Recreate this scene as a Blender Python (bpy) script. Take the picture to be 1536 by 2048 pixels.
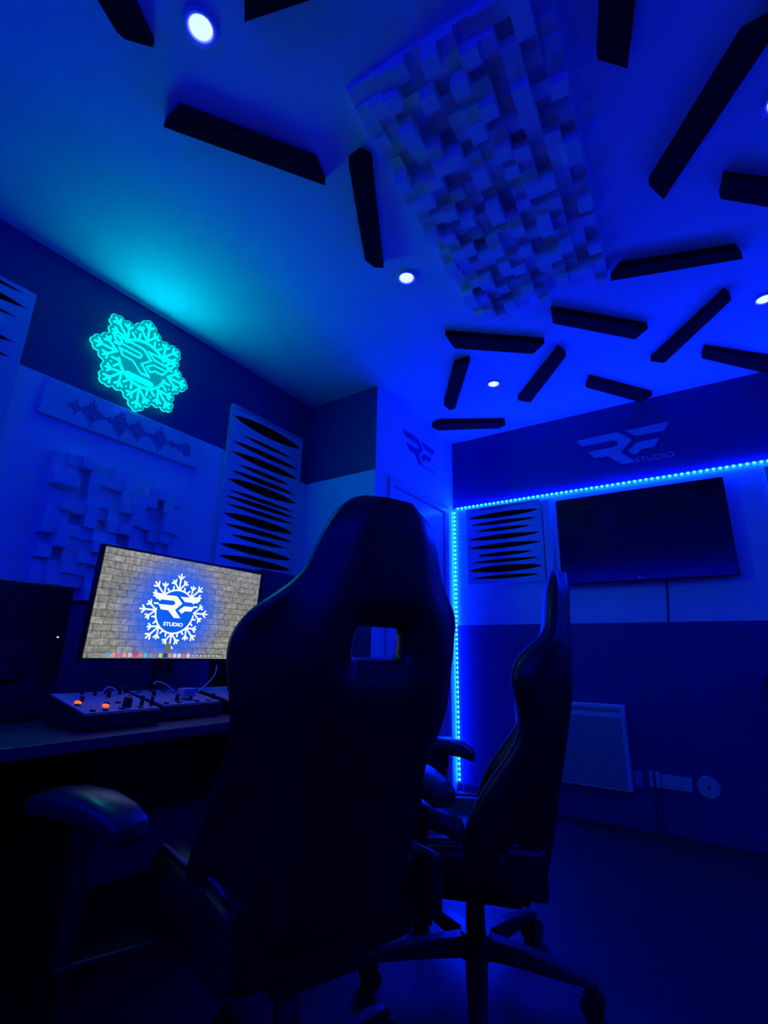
import bpy, bmesh, math, random
from mathutils import Vector, Matrix
random.seed(7)
for o in list(bpy.data.objects): bpy.data.objects.remove(o)
scene = bpy.context.scene
COL = scene.collection

# ------------------------------------------------------------------ camera
F_PX, YAW, PITCH, ROLL = 992.2, 0.59384, 0.2804, 0.02078
S = 1.04
HC = 0.88 * S
H = 2.6
XA, YB, XF, YS = -2.148 * S, 3.3095 * S, -1.598 * S, 2.267 * S
XR, YR = 1.75, -1.5                      # right and rear walls, outside the frame
fwd = Vector((-math.sin(YAW) * math.cos(PITCH), math.cos(YAW) * math.cos(PITCH), math.sin(PITCH)))
rt0 = Vector((math.cos(YAW), math.sin(YAW), 0)); up0 = rt0.cross(fwd)
RT = math.cos(ROLL) * rt0 + math.sin(ROLL) * up0
UP = -math.sin(ROLL) * rt0 + math.cos(ROLL) * up0
cam = bpy.data.cameras.new('camera'); camo = bpy.data.objects.new('camera', cam); COL.objects.link(camo)
cam.sensor_fit = 'VERTICAL'; cam.sensor_height = 36.0; cam.lens = 36.0 * F_PX / 2048
cam.clip_start = 0.02
m = Matrix((RT, UP, -fwd)).transposed().to_4x4(); m.translation = (0, 0, HC)
camo.matrix_world = m
scene.camera = camo
def ray(x, y): return RT * ((x - 768) / F_PX) - UP * ((y - 1024) / F_PX) + fwd
EYE = Vector((0, 0, HC))
def on_x(x, y, v): r = ray(x, y); return EYE + r * (v / r.x)
def on_y(x, y, v): r = ray(x, y); return EYE + r * (v / r.y)
def on_z(x, y, v): r = ray(x, y); return EYE + r * ((v - HC) / r.z)

# ------------------------------------------------------------------ world and exposure
w = bpy.data.worlds.new('world'); scene.world = w; w.use_nodes = True
w.node_tree.nodes['Background'].inputs[0].default_value = (0, 0, 0, 1)
w.node_tree.nodes['Background'].inputs[1].default_value = 0.0
vs = scene.view_settings
vs.view_transform = 'Standard'; vs.look = 'None'; vs.exposure = 0.0; vs.gamma = 1.0; vs.use_curve_mapping = False

LED_TAPE = (0.0, 0.30, 155.0)            # radiance of the LED tape and of each diode
LED_DIODE = (0.22, 8.0, 480.0)
DOWNLIGHT = (0.75, 1.0, 45.0)
SIGN_LINE = (0.0, 13.8, 18.0)
SIGN_PLATE = (0.0, 0.30, 0.34)

# ------------------------------------------------------------------ materials
def new_mat(name):
    mt = bpy.data.materials.new(name); mt.use_nodes = True
    return mt, mt.node_tree.nodes, mt.node_tree.links, mt.node_tree.nodes['Principled BSDF']
def surf(name, col, rough=0.5, metal=0.0, var=0.12, scale=30, bump=0.0, bscale=200, spec=0.5, coat=0.0):
    mt, N, L, b = new_mat(name)
    tc = N.new('ShaderNodeTexCoord'); nz = N.new('ShaderNodeTexNoise'); nz.inputs['Scale'].default_value = scale
    nz.inputs['Detail'].default_value = 3
    L.new(tc.outputs['Object'], nz.inputs['Vector'])
    cr = N.new('ShaderNodeValToRGB')
    cr.color_ramp.elements[0].position = 0.3; cr.color_ramp.elements[1].position = 0.7
    cr.color_ramp.elements[0].color = (*[c * (1 - var) for c in col], 1)
    cr.color_ramp.elements[1].color = (*[min(1, c * (1 + var)) for c in col], 1)
    L.new(nz.outputs['Fac'], cr.inputs['Fac']); L.new(cr.outputs['Color'], b.inputs['Base Color'])
    b.inputs['Roughness'].default_value = rough; b.inputs['Metallic'].default_value = metal
    b.inputs['Specular IOR Level'].default_value = spec; b.inputs['Coat Weight'].default_value = coat
    if bump:
        n2 = N.new('ShaderNodeTexNoise'); n2.inputs['Scale'].default_value = bscale; n2.inputs['Detail'].default_value = 4
        L.new(tc.outputs['Object'], n2.inputs['Vector'])
        bp = N.new('ShaderNodeBump'); bp.inputs['Strength'].default_value = bump; bp.inputs['Distance'].default_value = 0.002
        L.new(n2.outputs['Fac'], bp.inputs['Height']); L.new(bp.outputs['Normal'], b.inputs['Normal'])
    return mt
def glow(name, rad, var=0.0):
    mt, N, L, b = new_mat(name)
    k = max(rad)
    b.inputs['Base Color'].default_value = (0.03, 0.03, 0.03, 1)
    b.inputs['Emission Color'].default_value = (*[c / k for c in rad], 1)
    b.inputs['Emission Strength'].default_value = k
    return mt
M = {}
M['white'] = surf('white_wall_paint', (.80, .80, .80), .55, var=.03, scale=6, bump=.12, bscale=350)
M['navy'] = surf('navy_wall_paint', (.030, .035, .18), .5, var=.05, scale=6, bump=.12, bscale=350)
M['ceil'] = surf('white_ceiling_paint', (.82, .82, .82), .7, var=.02, scale=5, bump=.1, bscale=300)
M['trim'] = surf('white_gloss_trim', (.78, .78, .78), .3, var=.02)
M['foam'] = surf('black_foam', (.012, .012, .013), .95, var=.2, scale=60, bump=.4, bscale=500, spec=.1)
M['wood'] = surf('pale_raw_wood', (.80, .78, .75), .6, var=.06, scale=14)
M['panel'] = surf('white_laminate_panel', (.62, .62, .64), .28, var=.03)
M['slot'] = surf('black_felt', (.008, .008, .009), .95, var=.2, spec=.05)
M['leather'] = surf('black_leather', (.008, .008, .009), .38, var=.15, scale=40, bump=.2, bscale=260, spec=.5)
M['leather2'] = surf('black_perforated_leather', (.016, .017, .018), .5, var=.15, scale=40, bump=.3, bscale=300)
M['pipe'] = surf('grey_piping', (.16, .17, .18), .45)
M['plastic'] = surf('black_plastic', (.012, .012, .014), .4, var=.1, bump=.1, bscale=400)
M['armpad'] = surf('black_soft_armrest', (.03, .03, .033), .30, var=.1, bump=.1, bscale=300)
M['metal'] = surf('dark_metal', (.08, .08, .085), .35, metal=.9)
M['chrome'] = surf('chrome', (.7, .7, .7), .15, metal=1.0)
M['desk'] = surf('dark_grey_desk_laminate', (.055, .058, .062), .42, var=.15, scale=50, bump=.1, bscale=300)
M['tvscreen'] = surf('black_glass_screen', (.004, .004, .005), .16, var=.0, spec=.5)
M['tvframe'] = surf('black_gloss_frame', (.006, .006, .007), .18, var=.0)
M['speaker'] = surf('black_speaker_vinyl', (.010, .010, .011), .6, var=.15, bump=.2, bscale=250)
M['cone'] = surf('charcoal_cone', (.02, .02, .022), .7)
M['synth'] = surf('grey_synth_panel', (.42, .43, .45), .42, var=.06, bump=.05)
M['knob'] = surf('black_knob', (.01, .01, .011), .4)
M['cablew'] = surf('white_cable', (.75, .75, .75), .5)
M['cableb'] = surf('black_cable', (.015, .015, .016), .5)
M['heater'] = surf('white_enamel', (.62, .62, .62), .4, var=.03)
M['heaterg'] = surf('grey_heater_panel', (.30, .30, .31), .45, var=.05)
M['socket'] = surf('white_socket_plastic', (.5, .5, .5), .35, var=.03)
M['dark'] = surf('dark_recess', (.02, .02, .02), .7)
M['plaque'] = surf('white_gloss_plaque', (.74, .74, .74), .12, var=.02)
M['navyprint'] = surf('navy_print', (.05, .05, .28), .5, var=.03)
M['whiteprint'] = surf('pale_print', (.55, .55, .58), .5, var=.03)
M['tape'] = glow('led_tape_glow', LED_TAPE)
M['diode'] = glow('led_diode_glow', LED_DIODE)
M['lens'] = glow('downlight_lens_glow', DOWNLIGHT)
M['signline'] = glow('teal_light_line', SIGN_LINE)
M['signplate'] = glow('teal_lit_acrylic', SIGN_PLATE)
M['signedge'] = glow('teal_lit_edge', (0.0, 1.0, .92))
M['orange'] = glow('orange_button_glow', (1.8, .20, .0))
M['whiteled'] = glow('white_pilot_glow', (.9, .9, .8))
M['scrwhite'] = glow('screen_white', (.92, .98, .95))
def floor_mat():
    mt, N, L, b = new_mat('dark_plank_floor')
    tc = N.new('ShaderNodeTexCoord'); br = N.new('ShaderNodeTexBrick')
    br.inputs['Scale'].default_value = 1; br.inputs['Brick Width'].default_value = 1.2; br.inputs['Row Height'].default_value = .16
    br.inputs['Mortar Size'].default_value = .002
    br.inputs['Color1'].default_value = (.024, .023, .022, 1); br.inputs['Color2'].default_value = (.018, .017, .0165, 1); br.inputs['Mortar'].default_value = (.02, .02, .02, 1)
    L.new(tc.outputs['Object'], br.inputs['Vector']); L.new(br.outputs['Color'], b.inputs['Base Color'])
    b.inputs['Roughness'].default_value = .5
    return mt
M['floor'] = floor_mat()

# ------------------------------------------------------------------ builders
def link(o, parent=None):
    COL.objects.link(o)
    if parent: o.parent = parent
    return o
def tag(o, label=None, cat=None, group=None, kind=None):
    if label: o['label'] = label
    if cat: o['category'] = cat
    if group: o['group'] = group
    if kind: o['kind'] = kind
    return o
def empty(name, loc=(0, 0, 0), rot=(0, 0, 0)):
    o = bpy.data.objects.new(name, None); o.location = loc; o.rotation_euler = rot; o.empty_display_size = .1
    return link(o)
def from_bm(name, bm, mat, parent=None, smooth=False):
    bmesh.ops.recalc_face_normals(bm, faces=bm.faces)
    me = bpy.data.meshes.new(name); bm.to_mesh(me); bm.free()
    for mt in (mat if isinstance(mat, (list, tuple)) else [mat]): me.materials.append(mt)
    if smooth:
        for p in me.polygons: p.use_smooth = True
    return link(bpy.data.objects.new(name, me), parent)
def bm_box(bm, c, s, rot=None):
    mt = Matrix.Translation(c) @ (rot if rot else Matrix.Identity(4)) @ Matrix.Diagonal((*s, 1))
    return bmesh.ops.create_cube(bm, size=1, matrix=mt)['verts']
def box(name, c, s, mat, parent=None, bevel=0.0, seg=2, rot=None, smooth=False):
    bm = bmesh.new(); bm_box(bm, c, s, rot)
    if bevel: bmesh.ops.bevel(bm, geom=bm.edges[:], offset=bevel, segments=seg, profile=.5, affect='EDGES')
    o = from_bm(name, bm, mat, parent)
    if bevel and smooth:
        for p in o.data.polygons: p.use_smooth = True
    return o
def bm_cyl(bm, a, b, r1, r2=None, seg=16, caps=True):
    a, b = Vector(a), Vector(b); d = b - a
    q = d.to_track_quat('Z', 'Y').to_matrix().to_4x4()
    mt = Matrix.Translation((a + b) / 2) @ q
    bmesh.ops.create_cone(bm, cap_ends=caps, segments=seg, radius1=r1, radius2=r1 if r2 is None else r2, depth=d.length, matrix=mt)
def cyl(name, a, b, r1, mat, parent=None, r2=None, seg=16):
    bm = bmesh.new(); bm_cyl(bm, a, b, r1, r2, seg)
    o = from_bm(name, bm, mat, parent)
    for p in o.data.polygons: p.use_smooth = len(p.vertices) == 4
    return o
def tube(name, pts, r, mat, parent=None, cyclic=False, seg=3):
    cu = bpy.data.curves.new(name, 'CURVE'); cu.dimensions = '3D'; cu.bevel_depth = r; cu.bevel_resolution = seg; cu.resolution_u = 6; cu.use_fill_caps = True
    sp = cu.splines.new('NURBS'); sp.points.add(len(pts) - 1)
    for p, q in zip(sp.points, pts): p.co = (*q, 1)
    sp.use_endpoint_u = True; sp.order_u = min(4, len(pts)); sp.use_cyclic_u = cyclic
    return curve_mesh(name, cu, mat, parent, True)
def curve_mesh(name, cu, mat, parent=None, smooth=False):
    t = bpy.data.objects.new('tmp', cu); COL.objects.link(t)
    dg = bpy.context.evaluated_depsgraph_get(); dg.update()
    me = bpy.data.meshes.new_from_object(t.evaluated_get(dg)); me.name = name
    bpy.data.objects.remove(t); bpy.data.curves.remove(cu)
    me.materials.clear(); me.materials.append(mat)
    if smooth:
        for p in me.polygons: p.use_smooth = True
    return link(bpy.data.objects.new(name, me), parent)
def plate(name, loops, depth, mat, parent=None, frame=None):
    """a flat piece from 2D loops (first outer, others holes); local x right, y up, its back at z=0"""
    cu = bpy.data.curves.new(name, 'CURVE'); cu.dimensions = '2D'; cu.fill_mode = 'BOTH'; cu.extrude = depth / 2
    for lp in loops:
        sp = cu.splines.new('POLY'); sp.points.add(len(lp) - 1)
        for p, q in zip(sp.points, lp): p.co = (q[0], q[1], 0, 1)
        sp.use_cyclic_u = True
    o = curve_mesh(name, cu, mat, parent)
    o.data.transform(Matrix.Translation((0, 0, depth / 2)))
    if frame: o.matrix_local = frame
    return o
def text(name, body, size, mat, parent=None, frame=None, depth=.001, offset=0.0, xs=1.0):
    cu = bpy.data.curves.new(name, 'FONT'); cu.body = body; cu.size = size; cu.extrude = depth / 2; cu.offset = offset
    cu.align_x = 'CENTER'; cu.align_y = 'CENTER'; cu.resolution_u = 3
    o = curve_mesh(name, cu, mat, parent)
    o.data.transform(Matrix.Translation((0, 0, depth / 2)) @ Matrix.Diagonal((xs, 1, 1, 1)))
    if frame: o.matrix_local = frame
    return o
def frame(origin, ex, ey):
    ex, ey = Vector(ex), Vector(ey); ez = ex.cross(ey)
    mt = Matrix((ex, ey, ez)).transposed().to_4x4(); mt.translation = origin
    return mt
def on_left(y, z, off=0.0): return frame((XA + off, y, z), (0, 1, 0), (0, 0, 1))
def on_door_wall(y, z, off=0.0): return frame((XF + off, y, z), (0, 1, 0), (0, 0, 1))
def on_back(x, z, off=0.0): return frame((x, YB - off, z), (1, 0, 0), (0, 0, 1))

# ------------------------------------------------------------------ room shell
def banded_wall(name, a, b, bands):
    """a vertical wall from a to b (xy), bands = [(z0, z1, material), ...], with thickness away from the room"""
    a, b = Vector(a), Vector(b); d = (b - a).normalized(); n = Vector((d.y, -d.x))   # outward: right of a->b
    bm = bmesh.new(); mats = []
    for z0, z1, mt in bands:
        if mt not in mats: mats.append(mt)
        c = (a + b) / 2 + n * .05
        vs_ = bm_box(bm, (c.x, c.y, (z0 + z1) / 2), ((b - a).length, .1, z1 - z0), Matrix.Rotation(math.atan2(d.y, d.x), 4, 'Z'))
        for f in {f for v in vs_ for f in v.link_faces}: f.material_index = mats.index(mt)
    return tag(from_bm(name, bm, mats), kind='structure')
ZLO, ZHI = 1.137, 2.022
bands = [(0, ZLO, M['navy']), (ZLO, ZHI, M['white']), (ZHI, H, M['navy'])]
tag(box('floor', ((XA + XR) / 2, (YB + YR) / 2, -.05), (XR - XA + .2, YB - YR + .2, .1), M['floor']), kind='structure')
tag(box('ceiling', ((XA + XR) / 2, (YB + YR) / 2, H + .05), (XR - XA + .2, YB - YR + .2, .1), M['ceil']), kind='structure')
banded_wall('wall_left', (XA, YS), (XA, YR), bands)
banded_wall('wall_step', (XF - .002, YS), (XA, YS), bands)
banded_wall('wall_door', (XF, YB), (XF, YS + .002), [(0, H, M['white'])])
banded_wall('wall_back', (XR, YB), (XF - .1, YB), [(0, ZLO, M['navy']), (ZLO, 2.036, M['white']), (2.036, H, M['navy'])])
banded_wall('wall_right', (XR, YR), (XR, YB), bands)
banded_wall('wall_rear', (XA, YR), (XR, YR), bands)

# door in the white wall
D0, D1, DT = 2.50, 3.325, 2.03
dr = tag(empty('door_1', (XF, (D0 + D1) / 2, 0)), kind='structure')
dw = D1 - D0
box('architrave', (.009, -dw / 2 + .03, DT / 2), (.018, .06, DT), M['trim'], dr, .004)
box('architrave', (.009, dw / 2 - .03, DT / 2), (.018, .06, DT), M['trim'], dr, .004)
box('architrave', (.009, 0, DT - .03), (.018, dw - .122, .06), M['trim'], dr, .004)
lf = box('door_leaf', (.004, 0, (DT - .07) / 2), (.006, dw - .14, DT - .08), M['trim'], dr, .002)
hd = cyl('handle', (.006, -dw / 2 + .12, 1.0), (.05, -dw / 2 + .12, 1.0), .009, M['chrome'], lf)
cyl('lever', (.045, -dw / 2 + .12, 1.0), (.045, -dw / 2 + .24, 1.0), .008, M['chrome'], lf)
# skirting and battens on the back wall
tag(box('baseboard_back', ((XF + XR) / 2, YB - .006, .045), (XR - XF, .012, .09), M['navy'], None, .003), kind='structure')
pa, pb = on_y(1089, 1060, YB), on_y(1105, 1060, YB)
tag(box('trim_1', ((pa.x + pb.x) / 2, YB - .011, (ZLO + 2.0) / 2), (pb.x - pa.x, .022, 2.0 - ZLO), M['trim'], None, .004), kind='structure')
pa = on_y(1526, 945, YB)
tag(box('trim_2', (pa.x + .03, YB - .011, (ZLO + 2.0) / 2), (.05, .022, 2.0 - ZLO), M['trim'], None, .004), kind='structure')

# ------------------------------------------------------------------ LED strip
zt, xv = 2.036, on_y(912, 1300, YB).x + .012
zb = on_y(919, 1562, YB).z
st = tag(empty('led_strip', (xv, YB, zb)), 'glowing cyan blue light strip edging the television wall', 'light strip')
ln = XR - .02 - xv
tape_w = .010
box('tape', (0, -.003, (zt - zb) / 2), (tape_w, .005, zt - zb), M['tape'], st)
box('tape', (ln / 2, -.003, zt - zb), (ln, .005, tape_w), M['tape'], st)
# added strip, out of view behind the camera, to brighten the far walls
rs_ = tag(empty('led_strip', (0, YR, zt)), 'added unseen light strip on the wall behind the viewpoint', 'light strip')
box('tape', ((XA + XR) / 2, .003, 0), (XR - XA - .04, .005, .016), M['tape'], rs_)
d0 = box('diode', (0, -.008, .01), (.012, .005, .015), M['diode'], st, .002, 1)
def diode(c, r):
    o = d0.copy(); link(o, st); o.location = c; o.rotation_euler = (0, r, 0)
n = int((zt - zb) / .0333)
for i in range(1, n): diode((0, 0, i * .0333), 0)
for i in range(int(ln / .0333)): diode((i * .0333 + .02, 0, zt - zb - .0), math.pi / 2)

# ------------------------------------------------------------------ ceiling: downlights
def downlight(x, y, label):
    t = tag(empty('downlight', (x, y, H)), label, 'ceiling light', 'round recessed ceiling lights')
    bm = bmesh.new()
    prof = [(.050, 0), (.050, -.004), (.046, -.007), (.036, -.007), (.032, -.002), (.032, 0)]
    rings = [[bm.verts.new((r * math.cos(a * math.tau / 32), r * math.sin(a * math.tau / 32), z)) for a in range(32)] for r, z in prof]
    for i in range(len(prof) - 1):
        for a in range(32):
            bm.faces.new((rings[i][a], rings[i][(a + 1) % 32], rings[i + 1][(a + 1) % 32], rings[i + 1][a]))
    from_bm('trim_ring', bm, M['trim'], t, True)
    bm = bmesh.new(); bmesh.ops.create_uvsphere(bm, u_segments=24, v_segments=12, radius=1, matrix=Matrix.Diagonal((.031, .031, .012, 1)))
    from_bm('lens', bm, M['lens'], t, True)
downlight(-.991, .497, 'bright ceiling light between two foam bars at the top left')
downlight(-1.001, 1.629, 'bright ceiling light just below the short foam bar beside the wooden diffuser')
downlight(-1.012, 2.723, 'bright ceiling light among foam bars nearest the white wall logo')
downlight(.380, 2.671, 'bright ceiling light cut by the right frame edge above the television')
downlight(.372, 1.605, 'ceiling light at the right frame edge near the long foam bar')

# ------------------------------------------------------------------ ceiling: foam bars
BD = .035
def foam_bar(pix, label, ext=None):
    """pix = outline corners: long edge end, long edge end, short edge end, short edge end"""
    P = [on_z(x, y, H - BD) for x, y in pix]
    c = sum(P, Vector()) / len(P); c.z = H
    bm = bmesh.new()
    # the outline seen from below is swept by the depth, so the near side is trimmed by the sweep
    lo = [bm.verts.new((p.x - c.x, p.y - c.y, -BD)) for p in P]
    hi = [bm.verts.new((p.x - c.x, p.y - c.y, -.0005)) for p in P]
    bm.faces.new(lo); bm.faces.new(hi[::-1])
    k = len(P)
    for i in range(k): bm.faces.new((lo[i], hi[i], hi[(i + 1) % k], lo[(i + 1) % k]))
    o = tag(from_bm('foam_bar', bm, M['foam']), label, 'foam bar', 'black foam bars on the ceiling'); o.location = c
    return o
BARS = [
 ([(165, -75), (261, 0), (306, 95), (250, 79), (233, 64), (195, 0)], 'black foam bar cut by the top frame edge, leftmost on the ceiling'),
 ([(489, -25), (489, 44), (640, -6), (640, -60)], 'black foam bar barely showing at the top, right of the first light'),
 ([(357, 221), (327, 254), (650, 371), (632, 325)], 'black foam bar over the teal ceiling glow'),
 ([(697, 327), (721, 309), (743, 322), (767, 536), (748, 535), (730, 520)], 'black foam bar tucked against the left edge of the wooden ceiling diffuser'),
 ([(1205, -60), (1195, 119), (1255, 137), (1276, -40)], 'black foam bar hanging from the top edge, right of the wooden diffuser'),
 ([(1486, 72), (1299, 372), (1327, 399), (1590, 6), (1580, 22)], 'longest looking black foam bar slanting down from the upper right corner'),
 ([(1450, 357), (1441, 398), (1640, 432), (1640, 380)], 'black foam bar cut by the right edge below the long slanting one'),
 ([(1222, 562), (1241, 537), (1473, 500), (1486, 518)], 'black foam bar at the lower right corner of the wooden diffuser'),
 ([(1102, 623), (1296, 657), (1270, 679), (1106, 647)], 'black foam bar directly below the lower end of the wooden diffuser'),
 ([(891, 671), (1089, 687), (1066, 708), (909, 697)], 'black foam bar nearly level, above the light by the white wall logo'),
 ([(909, 731), (940, 722), (910, 818), (899, 820), (888, 811)], 'short steep black foam bar left of the light by the white wall logo'),
 ([(1117, 700), (1132, 713), (1061, 805), (1036, 801)], 'slanting black foam bar right of the light by the white wall logo'),
 ([(1451, 587), (1463, 600), (1329, 726), (1302, 723)], 'slanting black foam bar above the pale logo on the navy band'),
 ([(1410, 700), (1404, 717), (1520, 744), (1600, 752), (1610, 730)], 'black foam bar meeting the navy wall at the right edge'),
 ([(1179, 759), (1172, 775), (1282, 805), (1305, 791)], 'black foam bar ending at the navy wall left of the pale logo'),
 ([(864, 855), (880, 847), (1008, 845), (1011, 851), (997, 857), (876, 861)], 'level black foam bar in the far ceiling corner above the door wall'),
]
for pix, lb in BARS: foam_bar(pix, lb)

# ------------------------------------------------------------------ wooden skyline diffusers
def diffuser(name, mat4, nx, ny, cell, hmin, hmax, label, rnd, mat, corner=None):
    t = tag(empty(name), label, 'diffuser'); t.matrix_world = mat4
    box('backboard', (0, 0, .004), (nx * cell, ny * cell, .008), mat, t)
    protos = {}
    for i in range(nx):
        for j in range(ny):
            h = hmin + (hmax - hmin) * rnd.choice((0, .15, .3, .45, .6, .8, 1.0))
            key = round(h, 4)
            c = ((i - (nx - 1) / 2) * cell, (j - (ny - 1) / 2) * cell, .008)
            if key not in protos:
                bm = bmesh.new(); bm_box(bm, (0, 0, h / 2), (cell - .0006, cell - .0006, h))
                o = from_bm('block', bm, mat, t); protos[key] = o
            else:
                o = protos[key].copy(); link(o, t)
            o.location = c
rnd = random.Random(11)
a = math.radians(3.5)
fr = frame((-.478, 1.458, H), (math.cos(a), math.sin(a), 0), (math.sin(a), -math.cos(a), 0))
diffuser('ceiling_diffuser', fr, 12, 24, .05, .012, .085, 'large pale wooden block diffuser on the ceiling', rnd, M['wood'])
q = on_x(118, 900, XA + .04); q2 = on_x(362, 1005, XA + .04)
fr = on_left((q.y + q2.y) / 2 - .005, q.z - .30 + .0)
diffuser('wall_diffuser', fr, 12, 12, .05, .010, .075, 'pale wooden block diffuser on the wall behind the lit monitor', rnd, M['wood'])

# ------------------------------------------------------------------ slotted acoustic panels
def lens_loop(x0, x1, z, th, k=12):
    top = []; bot = []
    for i in range(k + 1):
        u = i / k; s_ = th / 2 * math.sin(math.pi * u) ** .66
        top.append((x0 + (x1 - x0) * u, z + s_)); bot.append((x0 + (x1 - x0) * u, z - s_))
    return top[:-1] + [top[-1]] + bot[1:-1][::-1]
def slotted_panel(mat4, w_, h_, slots, label, th=.008, depth=.018):
    """slots in panel coordinates: origin at panel centre, (x0, x1, y, thickness)"""
    t = tag(empty('slotted_panel'), label, 'acoustic panel', 'white acoustic panels with lens shaped slots'); t.matrix_world = mat4
    outer = [(-w_ / 2, -h_ / 2), (w_ / 2, -h_ / 2), (w_ / 2, h_ / 2), (-w_ / 2, h_ / 2)]
    f = plate('face_board', [outer] + [lens_loop(*s_) for s_ in slots], th, M['panel'], t)
    f.location = (0, 0, depth)
    box('felt_core', (0, 0, depth / 2 - .002), (w_ - .03, h_ - .03, depth - .006), M['slot'], t)
    for sx in (-1, 1): box('side_frame', (sx * (w_ / 2 - .0075), 0, depth / 2), (.015, h_, depth), M['panel'], t)
    for sy in (-1, 1): box('side_frame', (0, sy * (h_ / 2 - .0075), depth / 2), (w_ - .03, .015, depth), M['panel'], t)
    return t
PF = .026                                            # front face stands off the wall by this
# panel right of the sign
def px7(p): return (400 + p[0] * .33854, 760 + p[1] * .33854)
raw = [((205, 146), (605, 358), 18), ((188, 208), (602, 392), 60), ((250, 320), (548, 455), 20), ((190, 350), (588, 525), 30), ((185, 412), (583, 578), 40), ((228, 495), (537, 612), 24),
       ((180, 527), (567, 668), 28), ((162, 575), (573, 720), 48), ((168, 642), (557, 770), 22), ((140, 668), (565, 810), 26), ((155, 722), (553, 843), 24),
       ((135, 778), (558, 898), 48), ((140, 842), (545, 945), 28), ((182, 905), (505, 985), 28), ((108, 957), (545, 1053), 45), ((100, 1025), (540, 1115), 44)]
tl, tr = on_x(469, 806, XA + PF), on_x(606, 880, XA + PF)
bl = on_x(428, 1128, XA + PF)
y0 = (tl.y + bl.y) / 2; y1 = tr.y; ztop = (tl.z + tr.z) / 2; hh = 1.18; cy_, cz_ = (y0 + y1) / 2, ztop - hh / 2
sl = []
for a_, b_, th_ in raw:
    A, B = on_x(*px7(a_), XA + PF), on_x(*px7(b_), XA + PF)
    md = ((a_[0] + b_[0]) / 2, (a_[1] + b_[1]) / 2)
    t0, t1 = on_x(*px7((md[0], md[1] - th_ / 2)), XA + PF), on_x(*px7((md[0], md[1] + th_ / 2)), XA + PF)
    sl.append([max(A.y - cy_, -(y1 - y0) / 2 + .012), min(B.y - cy_, (y1 - y0) / 2 - .012), (A.z + B.z) / 2 - cz_, (t0.z - t1.z) * 1.08])
def spread(sl, lo, hi):
    """keep neighbouring slots apart so that a strip of board stays between them"""
    sl.sort(key=lambda s_: -s_[2])
    for it in range(60):
        for i in range(len(sl) - 1):
            gap = (sl[i][2] - sl[i][3] / 2) - (sl[i + 1][2] + sl[i + 1][3] / 2)
            if gap < .006:
                d = (.006 - gap) / 2; sl[i][2] += d; sl[i + 1][2] -= d
    return sl
def fill_down(sl, zlow, rr, w_):
    z = min(s_[2] - s_[3] / 2 for s_ in sl) - .02
    while z > zlow:
        th_ = rr.choice((.018, .026, .04)); k = rr.uniform(.72, .92)
        sl.append([-w_ / 2 * k, w_ / 2 * k, z - th_ / 2, th_]); z -= th_ + .022
rr = random.Random(3)
wp = y1 - y0
fill_down(sl, -hh / 2 + .03, rr, wp)
sl = spread(sl, -hh / 2, hh / 2); off = max(0, sl[0][2] + sl[0][3] / 2 - (hh / 2 - .014))
for s_ in sl: s_[2] -= off * .5
sl[0] = [-wp / 2 + .014, wp / 2 - .010, hh / 2 - .015, .020]
slotted_panel(on_left(cy_, cz_), wp, hh, sl, 'tall slotted white panel between the neon sign and the room corner')
# panel at the left frame edge
def px5(p): return (p[0] * .15625, 540 + p[1] * .15625)
tr = on_x(*px5((475, 318)), XA + PF)
w2 = wp; yc2, zc2 = tr.y - w2 / 2, tr.z - hh / 2
sl = []
for (x, y), th_ in (((350, 325), .024), ((355, 500), .044), ((255, 628), .026), ((30, 665), .018), ((210, 940), .036), ((155, 1128), .034), ((10, 1330), .02), ((20, 1600), .03)):
    A = on_x(*px5((x, y)), XA + PF)
    e = A.y - yc2; sl.append([-e, e, A.z - zc2, th_])
fill_down(sl, -hh / 2 + .03, rr, w2)
slotted_panel(on_left(yc2, zc2), w2, hh, spread(sl, 0, 0), 'slotted white panel cut by the left frame edge')
# panel on the back wall
def px8(p): return (860 + p[0] * .44, 800 + p[1] * .44)
raw = [((178, 503), (455, 468), 9), ((172, 543), (497, 493), 26), ((182, 572), (487, 532), 18), ((208, 600), (460, 567), 18), ((172, 638), (502, 600), 24), ((172, 676), (503, 643), 24),
       ((212, 710), (467, 685), 18), ((190, 741), (500, 714), 16), ((172, 778), (515, 750), 32), ((188, 811), (503, 791), 17)]
a0, a1 = on_y(935, 1021, YB - PF), on_y(1088, 1160, YB - PF)
xl, xr_ = on_y(934, 1090, YB - PF).x, on_y(1087, 1090, YB - PF).x
zt_, zb_ = on_y(1010, 1008, YB - PF).z, on_y(1010, 1166, YB - PF).z
cx_, cz_ = (xl + xr_) / 2, (zt_ + zb_) / 2
sl = []
for a_, b_, th_ in raw:
    A, B = on_y(*px8(a_), YB - PF), on_y(*px8(b_), YB - PF)
    hw = (xr_ - xl) / 2 - .01
    sl.append([max(A.x - cx_, -hw), min(B.x - cx_, hw), (A.z + B.z) / 2 - cz_, th_ * .44 / F_PX * 3.6])
sl = spread(sl, 0, 0)
slotted_panel(on_back(cx_, cz_), xr_ - xl, zt_ - zb_, sl, 'small slotted white panel beside the television')

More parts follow.
